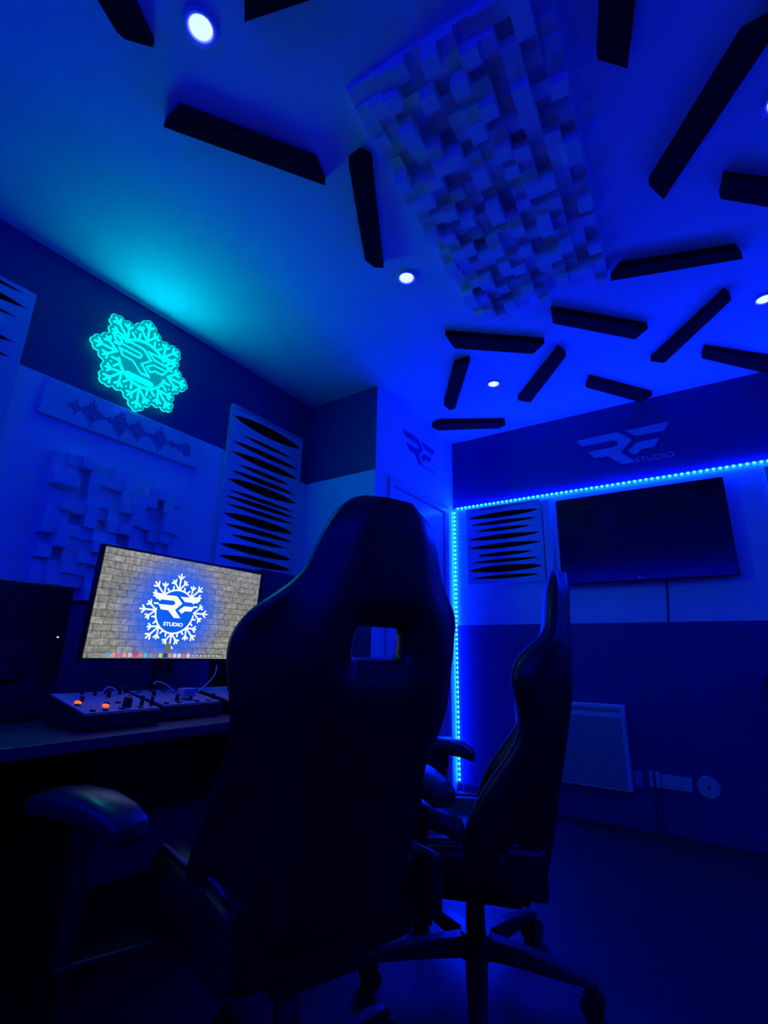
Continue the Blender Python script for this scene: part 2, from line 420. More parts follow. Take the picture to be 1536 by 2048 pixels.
# ------------------------------------------------------------------ the logo, in units of its own width
def px_logo(p): return on_y(1140 + p[0] * .14323, 830 + p[1] * .14323, YB)
R_PX = [(92, 365), (640, 243), (690, 252), (865, 345), (705, 520), (915, 648), (735, 685), (530, 573), (340, 602), (250, 517), (600, 450), (640, 435), (662, 408), (665, 380), (645, 360), (600, 356), (165, 440)]
F1_PX = [(765, 222), (1382, 90), (1312, 215), (925, 292)]
F2_PX = [(935, 382), (1248, 320), (1180, 440), (1000, 475), (912, 555), (808, 505)]
lg0, lg1 = px_logo((92, 365)), px_logo((1382, 90))
LW = lg1.x - lg0.x
lgc = Vector(((lg0.x + lg1.x) / 2, YB, (px_logo((640, 243)).z + px_logo((735, 685)).z) / 2))
def norm(pts): return [((px_logo(p).x - lgc.x) / LW, (px_logo(p).z - lgc.z) / LW) for p in pts]
R_N, F1_N, F2_N = norm(R_PX), norm(F1_PX), norm(F2_PX)
TXT_C = norm([(1182, 590)])[0]
def scaled(pts, k, dx=0, dy=0): return [(x * k + dx, y * k + dy) for x, y in pts]
def wall_logo(name, fr, width, mat, label):
    t = tag(empty(name), label, 'logo'); t.matrix_world = fr
    plate('letter_r', [scaled(R_N, width)], .0012, mat, t)
    ob = plate('letter_f', [scaled(F1_N, width)], .0012, mat, t)
    plate('letter_f_lower_bar', [scaled(F2_N, width)], .0012, mat, t)
    text('studio_lettering', 'STUDIO', width * .088, mat, t, Matrix.Translation((TXT_C[0] * width, TXT_C[1] * width, 0)), .0012, 0.0, 1.25)
wall_logo('wall_logo', on_back(lgc.x, lgc.z, .0005), LW, M['whiteprint'], 'pale RF STUDIO logo on the navy band above the light strip')
b0, b1 = on_x(805, 864, XF), on_x(869.6, 911, XF)
wd = b1.y - b0.y
wall_logo('door_wall_logo', on_door_wall((b0.y + b1.y) / 2, b0.z - .14 * wd, .0005), wd, M['navyprint'], 'dark RF STUDIO logo on the white wall above the door')

# ------------------------------------------------------------------ snowflake line work
def snowflake(r=1.0):
    seg = []
    for k in range(8):
        th = math.radians(90 + 45 * k)
        def arm(p, ang, ln_, tick):
            q_ = (p[0] + ln_ * math.cos(ang), p[1] + ln_ * math.sin(ang)); seg.append((p, q_))
            mm = (p[0] + ln_ * .68 * math.cos(ang), p[1] + ln_ * .68 * math.sin(ang))
            for s_ in (-1, 1): seg.append((mm, (mm[0] + tick * math.cos(ang + s_ * .8), mm[1] + tick * math.sin(ang + s_ * .8))))
        p = (1.0 * math.cos(th), 1.0 * math.sin(th))
        arm(p, th, .76, .21)
        for s_ in (-1, 1): arm(p, th + s_ * .70, .56, .18)
        for d_ in (-1, 1):
            a2 = th + math.radians(22.5) + d_ * .085
            seg.append(((math.cos(a2), math.sin(a2)), (math.cos(a2 + d_ * .05) * 1.17, math.sin(a2 + d_ * .05) * 1.17)))
    return [tuple((x * r, y * r) for x, y in s_) for s_ in seg]
def ring(r, a0=0, a1=360, k=48):
    P = [(r * math.cos(math.radians(a0 + (a1 - a0) * i / k)), r * math.sin(math.radians(a0 + (a1 - a0) * i / k))) for i in range(k + 1)]
    return list(zip(P[:-1], P[1:]))
def outline(pts): return [(pts[i], pts[(i + 1) % len(pts)]) for i in range(len(pts))]
def strokes(name, segs, rad, z0, th, mat, parent, k=5):
    """flat rounded strokes joined into one piece"""
    bm = bmesh.new()
    for (x0, y0_), (x1, y1_) in segs:
        a_ = math.atan2(y1_ - y0_, x1 - x0); L_ = []
        for i in range(k + 1): L_.append((x1 + rad * math.cos(a_ - math.pi / 2 + math.pi * i / k), y1_ + rad * math.sin(a_ - math.pi / 2 + math.pi * i / k)))
        for i in range(k + 1): L_.append((x0 + rad * math.cos(a_ + math.pi / 2 + math.pi * i / k), y0_ + rad * math.sin(a_ + math.pi / 2 + math.pi * i / k)))
        lo = [bm.verts.new((x, y, z0)) for x, y in L_]; hi = [bm.verts.new((x, y, z0 + th)) for x, y in L_]
        bm.faces.new(hi); bm.faces.new(lo[::-1])
        for i in range(len(L_)): bm.faces.new((lo[i], lo[(i + 1) % len(L_)], hi[(i + 1) % len(L_)], hi[i]))
    me = bpy.data.meshes.new(name); bm.to_mesh(me); bm.free(); me.materials.append(mat)
    return link(bpy.data.objects.new(name, me), parent)

# ------------------------------------------------------------------ teal neon sign
SO = .035
ct = on_x(287, 729, XA + SO)
t = tag(empty('neon_sign'), 'glowing teal snowflake sign with RF letters on the navy wall', 'neon sign')
t.matrix_world = on_left(ct.y, ct.z, 0)
rs = .132
sf = snowflake(rs)
arms = strokes('acrylic_edge', sf + ring(rs * .98), .0215, SO - .012, .008, M['signedge'], t)
pl = strokes('acrylic_plate', sf + ring(rs * .98), .0180, SO - .004, .0015, M['signplate'], t)
disc = plate('centre_disc', [[(rs * 1.0 * math.cos(i * math.tau / 48), rs * 1.0 * math.sin(i * math.tau / 48)) for i in range(48)]], .0015, M['signplate'], t)
disc.location = (0, 0, SO - .0035)
strokes('snowflake_line', sf, .0042, SO - .002, .002, M['signline'], t)
for rr_, wd_, mt_ in ((.93, .003, 'signline'), (.86, .0015, 'signedge')):
    for a0_, a1_ in ((35, 145), (193, 348)): strokes('circle_line', ring(rs * rr_, a0_, a1_), wd_, SO - .002, .002, M[mt_], t)
lw = rs * 2.45
for nm, pts in (('letter_r_line', R_N), ('letter_f_line', F1_N), ('letter_f_line', F2_N)):
    q_ = scaled(pts, lw, 0, rs * .12)
    strokes(nm, outline(q_), .0030, SO - .0015, .002, M['signline'], t)
    cxm = sum(p[0] for p in q_) / len(q_); cym = sum(p[1] for p in q_) / len(q_)
    strokes(nm, outline(scaled(q_, 1.07, -.07 * cxm, -.07 * cym + 0)), .0016, SO - .0012, .002, M['signedge'], t)
strokes('studio_bar', [((-.066, -.086), (.050, -.086))], .013, SO - .001, .003, M['signline'], t)
for dx, dy in ((-.19, .19), (.19, .19), (-.19, -.19), (.19, -.19)):
    cyl('standoff', (dx * .6, dy * .6, 0), (dx * .6, dy * .6, SO - .01), .006, M['chrome'], t)

# ------------------------------------------------------------------ sound wave plaque
q0, q1 = on_x(78, 822, XA + .02), on_x(393, 937, XA + .02)
qt = on_x(100, 757, XA + .02)
pw, ph = q1.y - q0.y, .165
t = tag(empty('soundwave_plaque'), 'long white plaque with a dark sound wave below the neon sign', 'plaque')
zc_ = (q0.z + q1.z) / 2 + ph / 2
t.matrix_world = on_left((q0.y + q1.y) / 2, zc_)
box('board', (0, 0, .010), (pw, ph, .020), M['plaque'], t, .003)
hs = [.4, 1, 1.6, 3, 1.3, .7, 1.4, 2.2, 3.4, 5.4, 3.4, 2.4, 1.6, 1.1, .5, .6, 1.4, 1.0, 2.6, 3.6, 5, 5, 3.2, 1.6, .9, 1.6, 2.4, 3.4, 4.2, 3, 1.8, 1.0, .7, .8, 1.0, 1.5, 2.4, 3.6, 5.4, 4.0, 2.2, 1.2, .6, 1.0, 1.9, 1.0, .9, 1.2, 1.5, 1.3, 2.2, 2.9, 2.8, 2.0]
wb = None; span = pw * .80
for i, hv in enumerate(hs):
    hb = hv * .025
    if wb is None: wb = box('wave_bar', (0, 0, 0), (.0062, 1, .0012), M['navyprint'], t); o = wb
    else: o = wb.copy(); link(o, t)
    o.location = (-span / 2 + span * i / (len(hs) - 1) + .02, -.004, .0206); o.scale = (1, hb, 1)

# ------------------------------------------------------------------ television
ya = YB - .075
c0, c1, c2, c3 = on_y(1109, 1000, ya), on_y(1446, 953, ya), on_y(1481, 1152, ya), on_y(1124, 1170, ya)
tx0, tx1 = (c0.x + c3.x) / 2, (c1.x + c2.x) / 2; tz0, tz1 = (c2.z + c3.z) / 2, (c0.z + c1.z) / 2
tw, th_ = tx1 - tx0, tz1 - tz0
t = tag(empty('television'), 'large switched off black television on the back wall', 'television')
t.matrix_world = on_back((tx0 + tx1) / 2, (tz0 + tz1) / 2)
box('wall_mount', (0, 0, .012), (.3, .25, .022), M['metal'], t, .003)
box('casing', (0, 0, .046), (tw, th_, .050), M['tvframe'], t, .008)
sc = box('screen', (0, .022, .0725), (tw - .05, th_ - .085, .003), M['tvscreen'], t)
mk = cyl('maker_mark', (-.02, -th_ / 2 + .022, .071), (-.02, -th_ / 2 + .022, .0725), .007, M['socket'], t)
text('maker_lettering', 'LG', .016, M['socket'], t, Matrix.Translation((.002, -th_ / 2 + .0215, .0712)), .001, 0, 1.0)
cyl('edge_sliver', (tw / 2 - .03, -th_ / 2 + .06, .074), (tw / 2 - .002, -th_ / 2 + .052, .072), .0015, M['socket'], t, seg=8)  # thin pale rod near the lower right corner of the casing
k0, k1 = on_y(1336, 1172, YB - .004), on_y(1336, 1242, YB - .004)
t = tag(tube('television_cable', [(k0.x, YB - .005, tz0 + .08), (k0.x, YB - .005, k0.z), (k1.x, YB - .005, k1.z + .02), (k1.x, YB - .005, k1.z - .02)], .0045, M['cableb']), 'thin dark cable hanging straight down below the television', 'cable')

# ------------------------------------------------------------------ heater and sockets
yh = YB - .085
h0, h1 = on_y(1027, 1397, yh), on_y(1249, 1411, yh); hb_ = on_y(1264, 1587, yh)
hx0, hx1 = h0.x, (h1.x + hb_.x) / 2; hz1, hz0 = (h0.z + h1.z) / 2, hb_.z
t = tag(empty('panel_heater'), 'white electric panel heater low on the navy back wall', 'heater')
t.matrix_world = on_back((hx0 + hx1) / 2, (hz0 + hz1) / 2)
hw_, hh_ = hx1 - hx0, hz1 - hz0
box('body', (0, 0, .045), (hw_, hh_, .06), M['heater'], t, .006)
box('front_panel', (0, -.025, .077), (hw_ - .05, hh_ - .085, .008), M['heaterg'], t, .003)
for k in range(2): box('outlet_slot', (0, hh_ / 2 - .026 - k * .012, .0745), (hw_ - .05, .005, .003), M['dark'], t)
for sx in (-1, 1): box('bracket', (sx * hw_ * .3, 0, .008), (.04, hh_ * .8, .016), M['metal'], t)
def sock(px0, py0, px1, py1, label, kind, parts):
    A, B = on_y(px0, py0, YB - .01), on_y(px1, py1, YB - .01)
    t = tag(empty(kind), label, 'socket'); t.matrix_world = on_back((A.x + B.x) / 2, (A.z + B.z) / 2)
    parts(t, abs(B.x - A.x), abs(A.z - B.z))
def p_single(t, w_, h_):
    box('plate', (0, 0, .005), (w_, h_, .010), M['socket'], t, .002)
    cyl('socket_well', (0, 0, .010), (0, 0, .0106), .02, M['socket'], t)
def p_double(t, w_, h_):
    box('plate', (0, 0, .005), (w_, h_, .010), M['socket'], t, .002)
    for sx in (-.22, .24):
        cyl('socket_well', (sx * w_, 0, .0098), (sx * w_, 0, .0108), .019, M['socket'], t)
        for e in (-1, 1): cyl('pin_hole', (sx * w_ + e * .008, 0, .0105), (sx * w_ + e * .008, 0, .0112), .0028, M['dark'], t, seg=8)
def p_round(t, w_, h_):
    cyl('cover', (0, 0, 0), (0, 0, .008), .055, M['socket'], t, .052, 32)
    cyl('screw', (0, 0, .008), (0, 0, .0088), .007, M['dark'], t)
sock(1266, 1542, 1287, 1574, 'small white wall socket touching the heater side', 'wall_socket', p_single)
sock(1318, 1548, 1387, 1586, 'wide white double socket plate on the navy wall', 'double_socket', p_double)
sock(1398, 1555, 1438, 1597, 'round white blanking plate low on the navy wall', 'round_cover', p_round)
for (x0, y0_, x1, y1_, lb) in ((1301, 1543, 1298, 1574, 'white plug beside the small socket'), (1314, 1544, 1311, 1575, 'white plug touching the double socket plate')):
    A, B = on_y(x0, y0_, YB - .02), on_y(x1, y1_, YB - .02)
    t = tag(empty('plug', (A.x, YB, B.z)), lb, 'plug')
    box('plug_body', (0, -.015, (A.z - B.z) / 2), (.022, .030, A.z - B.z), M['socket'], t, .006)
    tube('plug_cord', [(0, -.02, .004), (0, -.022, -.05), (.02, -.03, -.10), (.0, -.03, -B.z + .006)], .003, M['cableb'], t)
A = on_y(1545, 1395, YB - .06)
t = tag(empty('wall_speaker', (A.x + .06, YB, A.z)), 'small black box on the wall cut by the right frame edge', 'speaker')
box('cabinet', (0, -.06, 0), (.15, .12, .22), M['speaker'], t, .008)
cyl('driver', (0, -.119, -.03), (0, -.122, -.03), .05, M['cone'], t)
# strip controller and cords near the corner
A = on_z(908, 1590, .02)
t = tag(empty('strip_controller', (XF + .06, YB - .035, .10)), 'small dark control box on the floor corner under the light strip', 'controller')
t.location = (XF + .08, YB - .05, 0)
box('case', (0, 0, .022), (.11, .06, .044), M['plastic'], t, .005)
tube('lead', [(-.03, .02, .03), (-.035, .038, .06), (-.02, .040, zb - .01), (xv - XF - .08, .042, zb + .004)], .0025, M['cablew'], t)
P = [on_z(x, y, .008) for x, y in ((928, 1588), (945, 1598), (962, 1592), (990, 1600), (1040, 1612))]
tag(tube('power_cable', [(XF + .135, YB - .05, .02)] + [tuple(p) for p in P[1:]], .004, M['cablew']), 'pale thin cord lying on the floor beside the strip controller', 'cord')
P = [on_z(x, y, .006) for x, y in ((1145, 1630), (1165, 1642), (1195, 1649), (1250, 1654), (1310, 1640))]
tag(tube('floor_cable', [tuple(p) for p in P], .005, M['cableb']), 'dark cable lying on the floor below the heater', 'cable')

# ------------------------------------------------------------------ desk
ZD = .71
DX1 = -1.292; DX0 = XA + .03; DY0, DY1 = -.7, 2.15
t = tag(empty('desk', ((DX0 + DX1) / 2, (DY0 + DY1) / 2, 0)), 'long dark grey studio desk along the left wall', 'desk')
dwx, dwy = DX1 - DX0, DY1 - DY0
box('desktop', (0, 0, ZD - .014), (dwx, dwy, .028), M['desk'], t, .003)
for sy in (-1, 0.1, 1):
    box('leg_panel', (-.12, sy * (dwy / 2 - .05), (ZD - .028) / 2), (dwx - .3, .03, ZD - .028), M['plastic'], t)
box('back_panel', (-dwx / 2 + .03, 0, .45), (.02, dwy - .12, .40), M['plastic'], t)

# ------------------------------------------------------------------ lit monitor
XM = -1.585
m0, m1, m2 = on_x(213, 1092, XM), on_x(521, 1143, XM), on_x(155, 1319, XM)
my0 = (m0.y + m2.y) / 2; my1 = m1.y; mz1 = (m0.z + m1.z) / 2; mz0 = m2.z - .004
mw, mh = my1 - my0, mz1 - mz0
ta = math.radians(-4.0)
mc = Vector((XM, (my0 + my1) / 2, (mz0 + mz1) / 2))
t = tag(empty('monitor', (XM, mc.y, ZD)), 'lit computer monitor showing a snowflake logo on a brick wall', 'monitor')
tf = Matrix.Translation((0, 0, mc.z - ZD)) @ frame((0, 0, 0), (0, 1, 0), Vector((-math.sin(ta), 0, math.cos(ta))))
def mpart(o): o.matrix_local = tf @ o.matrix_local; return o
mpart(box('casing', (0, 0, -.016), (mw, mh, .026), M['plastic'], t, .004))
LX, LY = 0.0, 0.0
def screen_mat(lx, ly):
    mt, N, L, b = new_mat('screen_picture')
    tc = N.new('ShaderNodeTexCoord'); br = N.new('ShaderNodeTexBrick')
    br.inputs['Scale'].default_value = 1; br.inputs['Brick Width'].default_value = .056; br.inputs['Row Height'].default_value = .0215
    br.inputs['Mortar Size'].default_value = .0011; br.inputs['Mortar Smooth'].default_value = .4
    br.inputs['Color1'].default_value = (.20, .205, .18, 1); br.inputs['Color2'].default_value = (.30, .30, .265, 1); br.inputs['Mortar'].default_value = (.05, .05, .045, 1)
    nz0 = N.new('ShaderNodeTexNoise'); nz0.inputs['Scale'].default_value = 30
    vm = N.new('ShaderNodeVectorMath'); vm.operation = 'MULTIPLY_ADD'; vm.inputs[1].default_value = (.006, .006, 0)
    L.new(tc.outputs['Object'], nz0.inputs['Vector']); L.new(nz0.outputs['Color'], vm.inputs[0]); L.new(tc.outputs['Object'], vm.inputs[2])
    L.new(vm.outputs[0], br.inputs['Vector'])
    nz = N.new('ShaderNodeTexNoise'); nz.inputs['Scale'].default_value = 70; nz.inputs['Detail'].default_value = 5
    L.new(tc.outputs['Object'], nz.inputs['Vector'])
    mr = N.new('ShaderNodeMapRange'); mr.inputs[1].default_value = .25; mr.inputs[2].default_value = .75; mr.inputs[3].default_value = .45; mr.inputs[4].default_value = 1.3
    L.new(nz.outputs['Fac'], mr.inputs[0])
    mx = N.new('ShaderNodeMix'); mx.data_type = 'RGBA'; mx.blend_type = 'MULTIPLY'; mx.inputs[0].default_value = 1
    L.new(br.outputs['Color'], mx.inputs[6]); L.new(mr.outputs[0], mx.inputs[7])
    ds = N.new('ShaderNodeVectorMath'); ds.operation = 'DISTANCE'; ds.inputs[1].default_value = (lx, ly, 0)
    fl = N.new('ShaderNodeVectorMath'); fl.operation = 'MULTIPLY'; fl.inputs[1].default_value = (1, 1, 0)
    L.new(tc.outputs['Object'], fl.inputs[0]); L.new(fl.outputs[0], ds.inputs[0])
    rp = N.new('ShaderNodeValToRGB'); L.new(ds.outputs['Value'], rp.inputs[0])
    e = rp.color_ramp.elements; e[0].position = .085; e[0].color = (1, 1, 1, 1); e[1].position = .235; e[1].color = (0, 0, 0, 1)
    rp.color_ramp.interpolation = 'EASE'
    mb = N.new('ShaderNodeMix'); mb.data_type = 'RGBA'; L.new(rp.outputs['Color'], mb.inputs[0])
    L.new(mx.outputs[2], mb.inputs[6]); mb.inputs[7].default_value = (.004, .10, .72, 1)
    L.new(mb.outputs[2], b.inputs['Emission Color']); b.inputs['Emission Strength'].default_value = 1.15
    b.inputs['Base Color'].default_value = (.01, .01, .01, 1); b.inputs['Roughness'].default_value = .25
    return mt
lc = on_x(351, 1221, XM)
lx, ly = lc.y - mc.y, (lc.z - mc.z) / math.cos(ta)
scr = box('screen', (0, 0, 0), (mw - .014, mh - .016, .002), screen_mat(lx, ly - .003), t); scr.location = (0, .002, 0)
mpart(scr)
rl = .074
g = strokes('snowflake_picture', snowflake(rl), .0030, .0011, .0004, M['scrwhite'], scr); g.location = (lx, ly - .004, 0)
for a0_, a1_ in ((34, 146), (176, 352)):
    g = strokes('circle_picture', ring(rl, a0_, a1_), .0030, .0011, .0004, M['scrwhite'], scr); g.location = (lx, ly - .004, 0)
lw = rl * 2.5
for nm, pts in (('letter_r_picture', R_N), ('letter_f_picture', F1_N), ('letter_f_picture', F2_N)):
    g = plate(nm, [scaled(pts, lw)], .0006, M['scrwhite'], scr); g.location = (lx + .002, ly + .012, .0012)
text('studio_picture', 'STUDIO', .017, M['scrwhite'], scr, Matrix.Translation((lx, ly - .048, .0012)), .0005, .0006, 1.25)
cols = [(.1, .35, .8), (.8, .3, .2), (.5, .15, .7), (.85, .35, .12), (.5, .55, .6), (.85, .05, .08), (.8, .2, .15), (.05, .55, .8), (.25, .27, .27), (.2, .22, .22), (.55, .7, .05), (.05, .05, .06), (.85, .3, .15), (.75, .6, .5), (.7, .7, .62), (.7, .15, .15), (.75, .6, .45), (.6, .6, .6), (.65, .65, .65), (.75, .75, .75), (.5, .5, .5), (.7, .7, .7), (.6, .6, .6), (.75, .75, .7)]
ia, ib = on_x(218, 1311, XM).y - mc.y, on_x(437, 1318, XM).y - mc.y
for i, c in enumerate(cols):
    big = i < 17
    s_ = .0125 if big else .005
    ic = box('dock_icon', (0, 0, 0), (s_, s_, .0006), glow('icon_glow', c), scr, .0002 if not big else 0)
    ic.location = (ia + (ib - ia) * i / (len(cols) - 1), -mh / 2 + .018, .0014)
pn = box('menu_picture', (0, 0, 0), (.020, .030, .0006), glow('menu_glow', (.16, .14, .10)), scr); pn.location = (lx - .004, -mh / 2 + .042, .0017)
box('stand_neck', (-.095, 0, (mc.z - ZD) / 2), (.03, .07, mc.z - ZD - .02), M['plastic'], t, .006)
box('stand_foot', (-.145, 0, .006), (.14, .26, .012), M['plastic'], t, .005)

# ------------------------------------------------------------------ studio speakers
def studio_speaker(x, y, z, rz, w_, h_, d_, label, led):
    t = tag(empty('studio_speaker', (x, y, z), (0, 0, rz)), label, 'speaker', 'black studio speakers on the desk')
    box('cabinet', (-d_ / 2, 0, h_ / 2), (d_, w_, h_), M['speaker'], t, .008)
    for r, zz in ((.36 * w_, .34 * h_), (.15 * w_, .78 * h_)):
        cyl('cone', (0, 0, zz), (.004, 0, zz), r, M['cone'], t, r * .9, 28)
        cyl('dust_cap', (.004, 0, zz), (.010, 0, zz), r * .35, M['speaker'], t, r * .2, 20)
    cyl('pilot_light', (.0, led[0], led[1]), (.003, led[0], led[1]), .0025, M['whiteled'], t, seg=8)
spx = -1.72
s0, s1 = on_x(0, 1158, spx), on_x(152, 1175, spx)
sl_ = on_x(115, 1275, spx)
sy1 = s1.y; sy0 = sy1 - .27
stop = (s0.z + s1.z) / 2
studio_speaker(spx, (sy0 + sy1) / 2, ZD + .001, 0, .27, stop - ZD, .30, 'black studio speaker left of the lit monitor', (sl_.y - (sy0 + sy1) / 2, sl_.z - ZD))
spx2 = -1.66
s0 = on_x(526, 1138, spx2); sl_ = on_x(687, 1299, spx2)
base = .10
t = tag(empty('speaker_riser', (spx2 - .16, s0.y + .14, ZD)), 'black foam riser under the speaker behind the nearer chair', 'riser')
box('wedge', (0, 0, base / 2), (.30, .26, base - .002), M['foam'], t, .004)
studio_speaker(spx2, s0.y + .135, ZD + base + .001, 0, .27, s0.z - ZD - base, .30, 'black studio speaker on a riser, mostly behind the nearer chair', (.08, .06))

# ------------------------------------------------------------------ desktop synthesizers
def synth(x1, y0, x0, y1, zf, zbk, rz, label, orange, knobs, sliders, seed):
    """x1 front edge, x0 back edge; zf, zbk heights of the top above the desk at front and back"""
    c = Vector(((x0 + x1) / 2, (y0 + y1) / 2, ZD)); w_, d_ = y1 - y0, x1 - x0
    t = tag(empty('desktop_synthesizer', c, (0, 0, rz)), label, 'synthesizer')
    prof = [(-d_ / 2, .004), (d_ / 2, .004), (d_ / 2, zf), (-d_ / 2, zbk)]
    bm = bmesh.new()
    A = [bm.verts.new((x, -w_ / 2, z)) for x, z in prof]; B = [bm.verts.new((x, w_ / 2, z)) for x, z in prof]
    bm.faces.new(A); bm.faces.new(B[::-1])
    for i in range(4): bm.faces.new((A[i], B[i], B[(i + 1) % 4], A[(i + 1) % 4]))
    bmesh.ops.bevel(bm, geom=bm.edges[:], offset=.003, segments=2, affect='EDGES', profile=.5)
    from_bm('case', bm, M['plastic'], t)
    sl_ = math.atan2(zbk - zf, d_); L_ = math.hypot(d_, zbk - zf)
    top = Matrix.Translation((0, 0, (zf + zbk) / 2)) @ Matrix.Rotation(sl_, 4, 'Y')
    # u to the front (+x), v along y
    fp = box('control_panel', (0, 0, .0012), (L_ - .012, w_ - .012, .0024), M['synth'], t); fp.matrix_local = top
    for sx, sy in ((-1, -1), (1, -1), (-1, 1), (1, 1)):
        cyl('rubber_foot', (sx * d_ * .4, sy * w_ * .42, 0), (sx * d_ * .4, sy * w_ * .42, .005), .007, M['knob'], t, seg=10)
    for u, v, r, h_ in knobs:
        o = cyl('knob', (0, 0, 0), (0, 0, h_), r, M['knob'], t, r * .85, 14); o.matrix_local = top @ Matrix.Translation((u * L_, v * w_, .002))
        p = box('pointer', (r * .4, 0, h_), (r * .7, .0012, .001), M['socket'], o)
    for u, v in sliders:
        o = box('button', (0, 0, .002), (.012, .012, .004), M['knob'], t, .001); o.matrix_local = top @ Matrix.Translation((u * L_, v * w_, .002))
    for u, v in orange:
        o = box('lit_button', (0, 0, .003), (.016, .012, .006), M['orange'], t, .0015); o.matrix_local = top @ Matrix.Translation((u * L_, v * w_, .002))
    return t
K1 = [(.30, .12, .013, .026), (.28, .33, .006, .026), (.33, .44, .006, .026), (-.18, .12, .006, .02), (-.30, .0, .005, .022), (-.36, .16, .005, .024), (-.30, .33, .006, .024), (-.36, .45, .006, .026), (-.05, -.28, .006, .014), (-.4, -.12, .006, .016), (.02, .30, .005, .014)]
synth(-1.385, .705, -1.60, .925, .042, .080, 0, 'grey desktop synthesizer with two orange lit buttons', [(.03, -.36), (.24, -.12)], K1, [(.40, v) for v in (-.35, -.2, 0, .25)] + [(.12, v) for v in (-.4, -.05, .1)], 1)
o2 = synth(-1.44, .965, -1.65, 1.185, .042, .074, 0, 'grey desktop synthesizer holding a small white box, right of the orange lit one', [], [(.28, -.16, .006, .022), (.24, .10, .006, .024), (-.1, -.3, .006, .016), (-.2, .1, .006, .018), (-.3, .35, .006, .018), (.3, .46, .006, .018)], [(.4, v) for v in (-.4, -.2, .1, .3)] + [(-.35, v) for v in (-.4, -.2, 0, .2)], 2)
synth(-1.44, 1.215, -1.65, 1.435, .042, .074, 0, 'grey desktop synthesizer at the end of the row beside the chair back', [], [(.2, -.2, .006, .02), (.2, .2, .006, .02), (-.2, 0, .006, .02), (-.2, .3, .006, .018)], [(.4, v) for v in (-.3, 0, .3)], 3)
A = on_z(362, 1388, ZD + .075)
t = tag(empty('adapter_box', (-1.50, 1.085, ZD + .0605)), 'small white box resting on the middle synthesizer', 'adapter')
box('case', (0, 0, .014), (.035, .045, .026), M['socket'], t, .004)
def cord(name, pix, x, r, label):
    P = [tuple(on_x(a_, b_, x)) for a_, b_ in pix]
    return tag(tube(name, P, r, M['cablew']), label, 'cable')
cord('patch_cable', [(205, 1398), (203, 1388), (210, 1376), (220, 1374), (229, 1376), (236, 1386), (234, 1398)], -1.55, .0022, 'short white patch cable arching over the orange lit synthesizer')
cord('patch_cable', [(307, 1368), (310, 1363), (320, 1363), (335, 1370), (351, 1384), (357, 1392)], -1.50, .0022, 'white cable looping left from the small white box')
cord('patch_cable', [(390, 1388), (408, 1374), (425, 1358), (433, 1345), (434, 1330)], -1.48, .0022, 'white cable rising to the right from the middle synthesizer')

# ------------------------------------------------------------------ gaming chairs
def lerp_tab(tab, s):
    for (a_, va), (b_, vb) in zip(tab[:-1], tab[1:]):
        if s <= b_:
            k = (s - a_) / (b_ - a_); return va + (vb - va) * k
    return tab[-1][1]
def sm(x, a_, b_):
    k = max(0, min(1, (x - a_) / (b_ - a_))); return k * k * (3 - 2 * k)
WID = [(0, .262), (.10, .258), (.20, .258), (.30, .266), (.38, .282), (.45, .290), (.50, .280), (.545, .250), (.58, .212), (.62, .178), (.70, .152), (.74, .132), (.77, .108), (.79, .065)]
WING = [(0, .19), (.08, .17), (.16, .125), (.24, .075), (.30, .052), (.36, .068), (.42, .092), (.48, .085), (.52, .055), (.56, .014), (.60, .0), (.68, .0), (.79, .0)]
BULGE = [(0, -.02), (.15, -.008), (.30, .006), (.42, .014), (.55, .004), (.70, -.006), (.79, -.004)]
SROWS = [-.11, -.10, -.06, 0, .05, .11, .17, .23, .29, .35, .40, .425, .447, .4785, .51, .53, .555, .58, .605, .635, .67, .705, .735, .758, .776, .787, .79]
UCOLS = [0, .08, .16, .23, .34, .50, .62, .72, .82, .91, 1.0]
UCOLS = [-u for u in UCOLS[:0:-1]] + UCOLS
